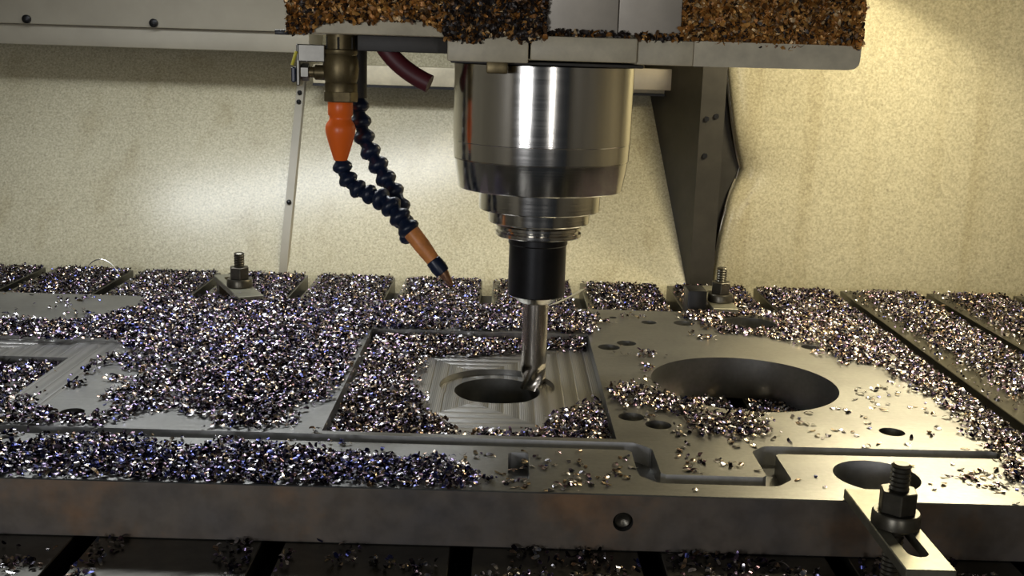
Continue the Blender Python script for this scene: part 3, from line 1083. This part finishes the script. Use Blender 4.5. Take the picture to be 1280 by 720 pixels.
few = sample([(-0.06, 1.02), (0.09, 1.03), (0.09, 0.80), (-0.05, 0.80)], 2200, 0, seed=21)
few = few[np.hypot(few[:, 0] - BORE[0], few[:, 1] - BORE[1]) > 0.052]
pk = np.concatenate([pocket('l', D * 1.5, 0.008, 16), pocket('b', D * 1.5, 0.008, 17), pocket('f', D * 1.3, 0.006, 18), pocket('c', D * 1.4, 0.008, 19)])
swarf('swarf', pk, W_WARM, 'bronze and purple swarf heaped against the walls of the machined pocket', clamp_z=0.0004)

# --- on the table, behind, beside and before the plate
parts = []
for i, (x0, x1) in enumerate(BARS):
    def rect(y0, y1, dens, clump, seed):
        P = sample([(x0, y0), (x1, y0), (x1, y1), (x0, y1)], dens, clump, 0.05, seed, 0.002)
        P = P[(P[:, 0] > x0 + 0.002) & (P[:, 0] < x1 - 0.002) & (P[:, 1] < YB - 0.002)]
        return P
    if x0 < -0.80 or x0 > 0.95:
        continue
    P = rect(1.178, YB, D * 0.95, 0.05, 30 + i)
    fx = (P[:, 0] - x0) / (x1 - x0)
    if x0 > 0.42:                       # right-hand ribs are swept clean beside their slot
        keep = RNG.random(len(P)) < np.clip((fx - 0.12) / 0.25, 0.12, 0.8)
        P = P[keep]
    elif x0 < 0.3:
        keep = RNG.random(len(P)) < np.clip((fx - 0.02) / 0.18, 0.15, 1.0)
        P = P[keep]
    parts.append(P)
    if x1 > 0.388:
        P = rect(0.55, 1.178, D * 0.75, 0.12, 60 + i)
        P = P[P[:, 0] > 0.389]
        fx = (P[:, 0] - x0) / (x1 - x0)
        P = P[RNG.random(len(P)) < np.clip((fx - 0.15) / 0.3, 0.1, 0.85)] if x0 > 0.42 else P
        parts.append(P)
    P = rect(0.52, 0.655, D * 0.22, 0.46, 80 + i)
    parts.append(P)
P = np.concatenate(parts)
swarf('swarf', with_z(P, -TH, 0.003), W_TABLE, 'fine dull swarf carpeting the T-slot table around the plate', clamp_z=0.0004)

# --- at the bottom of the big hole and the bored pocket
P = sample([(0.15, 0.84), (0.29, 0.84), (0.29, 0.98), (0.15, 0.98)], D * 0.7, 0.25, seed=99)
P = P[np.hypot(P[:, 0] - 0.2188, P[:, 1] - 0.911) < 0.074]
P2 = sample([(0.236, 0.67), (0.295, 0.67), (0.295, 0.732), (0.236, 0.732)], D * 0.5, 0.3, seed=98)
P2 = P2[np.hypot(P2[:, 0] - 0.2655, P2[:, 1] - 0.7019) < 0.024]
P = np.concatenate([P, P2])
onrib = np.zeros(len(P), bool)
for x0, x1 in BARS:
    onrib |= (P[:, 0] > x0 + 0.002) & (P[:, 0] < x1 - 0.002)
swarf('swarf', with_z(P[onrib], -TH, 0.004), W_TABLE, 'dark swarf lying at the bottom of the big round hole', clamp_z=0.0004)

# --- chips caked on the machine head (brown, oily)
OIL = np.array([(0.36, 0.15, 0.03), (0.60, 0.31, 0.08), (0.11, 0.055, 0.02), (0.03, 0.022, 0.018), (0.70, 0.50, 0.26), (0.42, 0.21, 0.06)])
OW_L = np.array([0.30, 0.16, 0.22, 0.16, 0.05, 0.11])
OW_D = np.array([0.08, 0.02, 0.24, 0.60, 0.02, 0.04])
OW_R = np.array([0.26, 0.24, 0.16, 0.10, 0.10, 0.14])
FACE = np.array([[1, 0, 0], [0, 0, -1], [0, 1, 0]], float)     # chip plane -> the upright front face (normal -y)


def caked(x0, x1, zlow, z1, yface, dens, seed, mix, depth, label):
    n = int(dens * (x1 - x0) * (z1 - 0.26))
    X = x0 + RNG.random(n) * (x1 - x0)
    Zz = 0.26 + RNG.random(n) * (z1 - 0.26)
    Q = np.column_stack([X, Zz])
    lim = np.interp(X, [a_ for a_, _ in zlow], [b_ for _, b_ in zlow]) + (vnoise(Q, 0.006, seed) - 0.5) * 0.005
    k = Zz > lim
    dep = depth * (0.3 + 0.7 * vnoise(Q, 0.016, seed + 2))
    pos = np.column_stack([X, yface - 0.0005 - RNG.random(n) * dep, Zz])[k]
    me = chip_mesh('caked_swarf', pos, mix, scale=(0.8, 1.5), tilt=0.6, pal=OIL, basis=FACE)
    me.materials.append(M['oily'])
    me.transform(Matrix.Translation(-Vector(HLOC)))
    o = bpy.data.objects.new('caked_swarf', me)
    COL.objects.link(o)
    o.parent = head
    o['kind'] = 'stuff'
    o['label'] = label
    return o


caked(-0.1585, -0.0375, [(-0.16, 0.2815), (-0.139, 0.2825), (-0.134, 0.2895), (-0.06, 0.2930), (-0.050, 0.2915), (-0.040, 0.2845), (-0.0375, 0.2835)], 0.335, HY, 900000, 201, OW_L, 0.006, 'brown caked swarf on the left cover')
caked(-0.040, 0.0360, [(-0.04, 0.2810), (-0.02, 0.2790), (0.0, 0.2830), (0.012, 0.2815), (0.02, 0.2790), (0.036, 0.2850)], 0.335, HY - 0.004, 900000, 202, OW_D, 0.006, 'blackened caked swarf left of the clean plates')
caked(0.1385, 0.2745, [(0.138, 0.2850), (0.17, 0.2825), (0.20, 0.2835), (0.22, 0.2800), (0.25, 0.2830), (0.2745, 0.2840)], 0.335, HY, 900000, 203, OW_R, 0.006, 'rust brown caked swarf on the right cover')
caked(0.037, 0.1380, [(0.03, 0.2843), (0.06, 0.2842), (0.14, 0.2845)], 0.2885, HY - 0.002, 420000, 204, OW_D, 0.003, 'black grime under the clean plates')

# --- loose chips that can be told apart on the bare right-hand end: each one an object
loose = []
for key, dens, clump, seed in (('rtsparse', 26000, 0.52, 13), ('rt3', 52000, 0.50, 31), ('rtcorner', 60000, 0.45, 32), ('frontsparse', 60000, 0.50, 33), ('midsparse', 9000, 0.4, 34)):
    P = sample(R_[key], dens, clump, 0.02, seed)
    loose.append(P[off_cut(P, 0.002)])
P = sample([(0.20, 0.80), (0.36, 0.80), (0.36, 0.665), (0.13, 0.665)], 2600, 0, seed=35)
loose.append(P[off_cut(P, 0.002)])
loose = np.concatenate(loose)
RNG.shuffle(loose)
loose = loose[:300]
LM = []
for i in range(NT):
    me = chip_mesh('metal_chip', np.zeros((1, 3)), W_WARM, scale=(1.05, 1.35), tilt=0.15)
    me.materials.append(M['chip'])
    LM.append(me)
for i, (x, y) in enumerate(loose):
    me = LM[i % NT]
    o = bpy.data.objects.new('metal_chip', me)
    COL.objects.link(o)
    zmin = min(v.co.z for v in me.vertices)
    o.location = (x, y, -zmin + 0.0002)
    o.rotation_euler.z = random.random() * 6.283
    if y < 0.742:
        lb, gr = 'loose curled steel chip on the plate between the groove and its front edge', 'loose chips before the groove'
    elif x < 0.225:
        lb, gr = 'loose curled steel chip on the plate between the big hole and the groove', 'loose chips between the big hole and the groove'
    else:
        lb, gr = 'loose curled steel chip on the bare steel right of the big hole', 'loose chips right of the big hole'
    tag(o, lb, 'metal chip', gr)

# --- long curls
bm = bmesh.new()
pts = [(0.0633, 1.160, 0.006), (0.0760, 1.178, 0.0075), (0.0890, 1.197, 0.0095), (0.1000, 1.213, 0.013)]
for i in range(len(pts) - 1):
    pass
w2 = Vector((0.0034, -0.0028, 0.0016))
vs = [(bm.verts.new(Vector(p) - w2), bm.verts.new(Vector(p) + w2)) for p in pts]
for a_, b_ in zip(vs, vs[1:]):
    bm.faces.new((a_[0], b_[0], b_[1], a_[1]))
ret = bmesh.ops.extrude_face_region(bm, geom=list(bm.faces))
for v in [e for e in ret['geom'] if isinstance(e, bmesh.types.BMVert)]:
    v.co.z += 0.0008
bmesh.ops.recalc_face_normals(bm, faces=bm.faces)
tag(obj('swarf_curl', bm, M['bright']), 'bright straight sliver of steel just right of the tool holder tip', 'metal sliver')
bm = bmesh.new()
add_tube(bm, bez((-0.545, 1.43, -0.0355), (-0.53, 1.43, 0.002), (-0.505, 1.43, -0.012), (-0.496, 1.43, -0.0355), 20), 0.0007, 6)
tag(obj('swarf_curl', bm, M['bright']), 'thin wiry loop of swarf standing at the far left of the table', 'metal sliver')
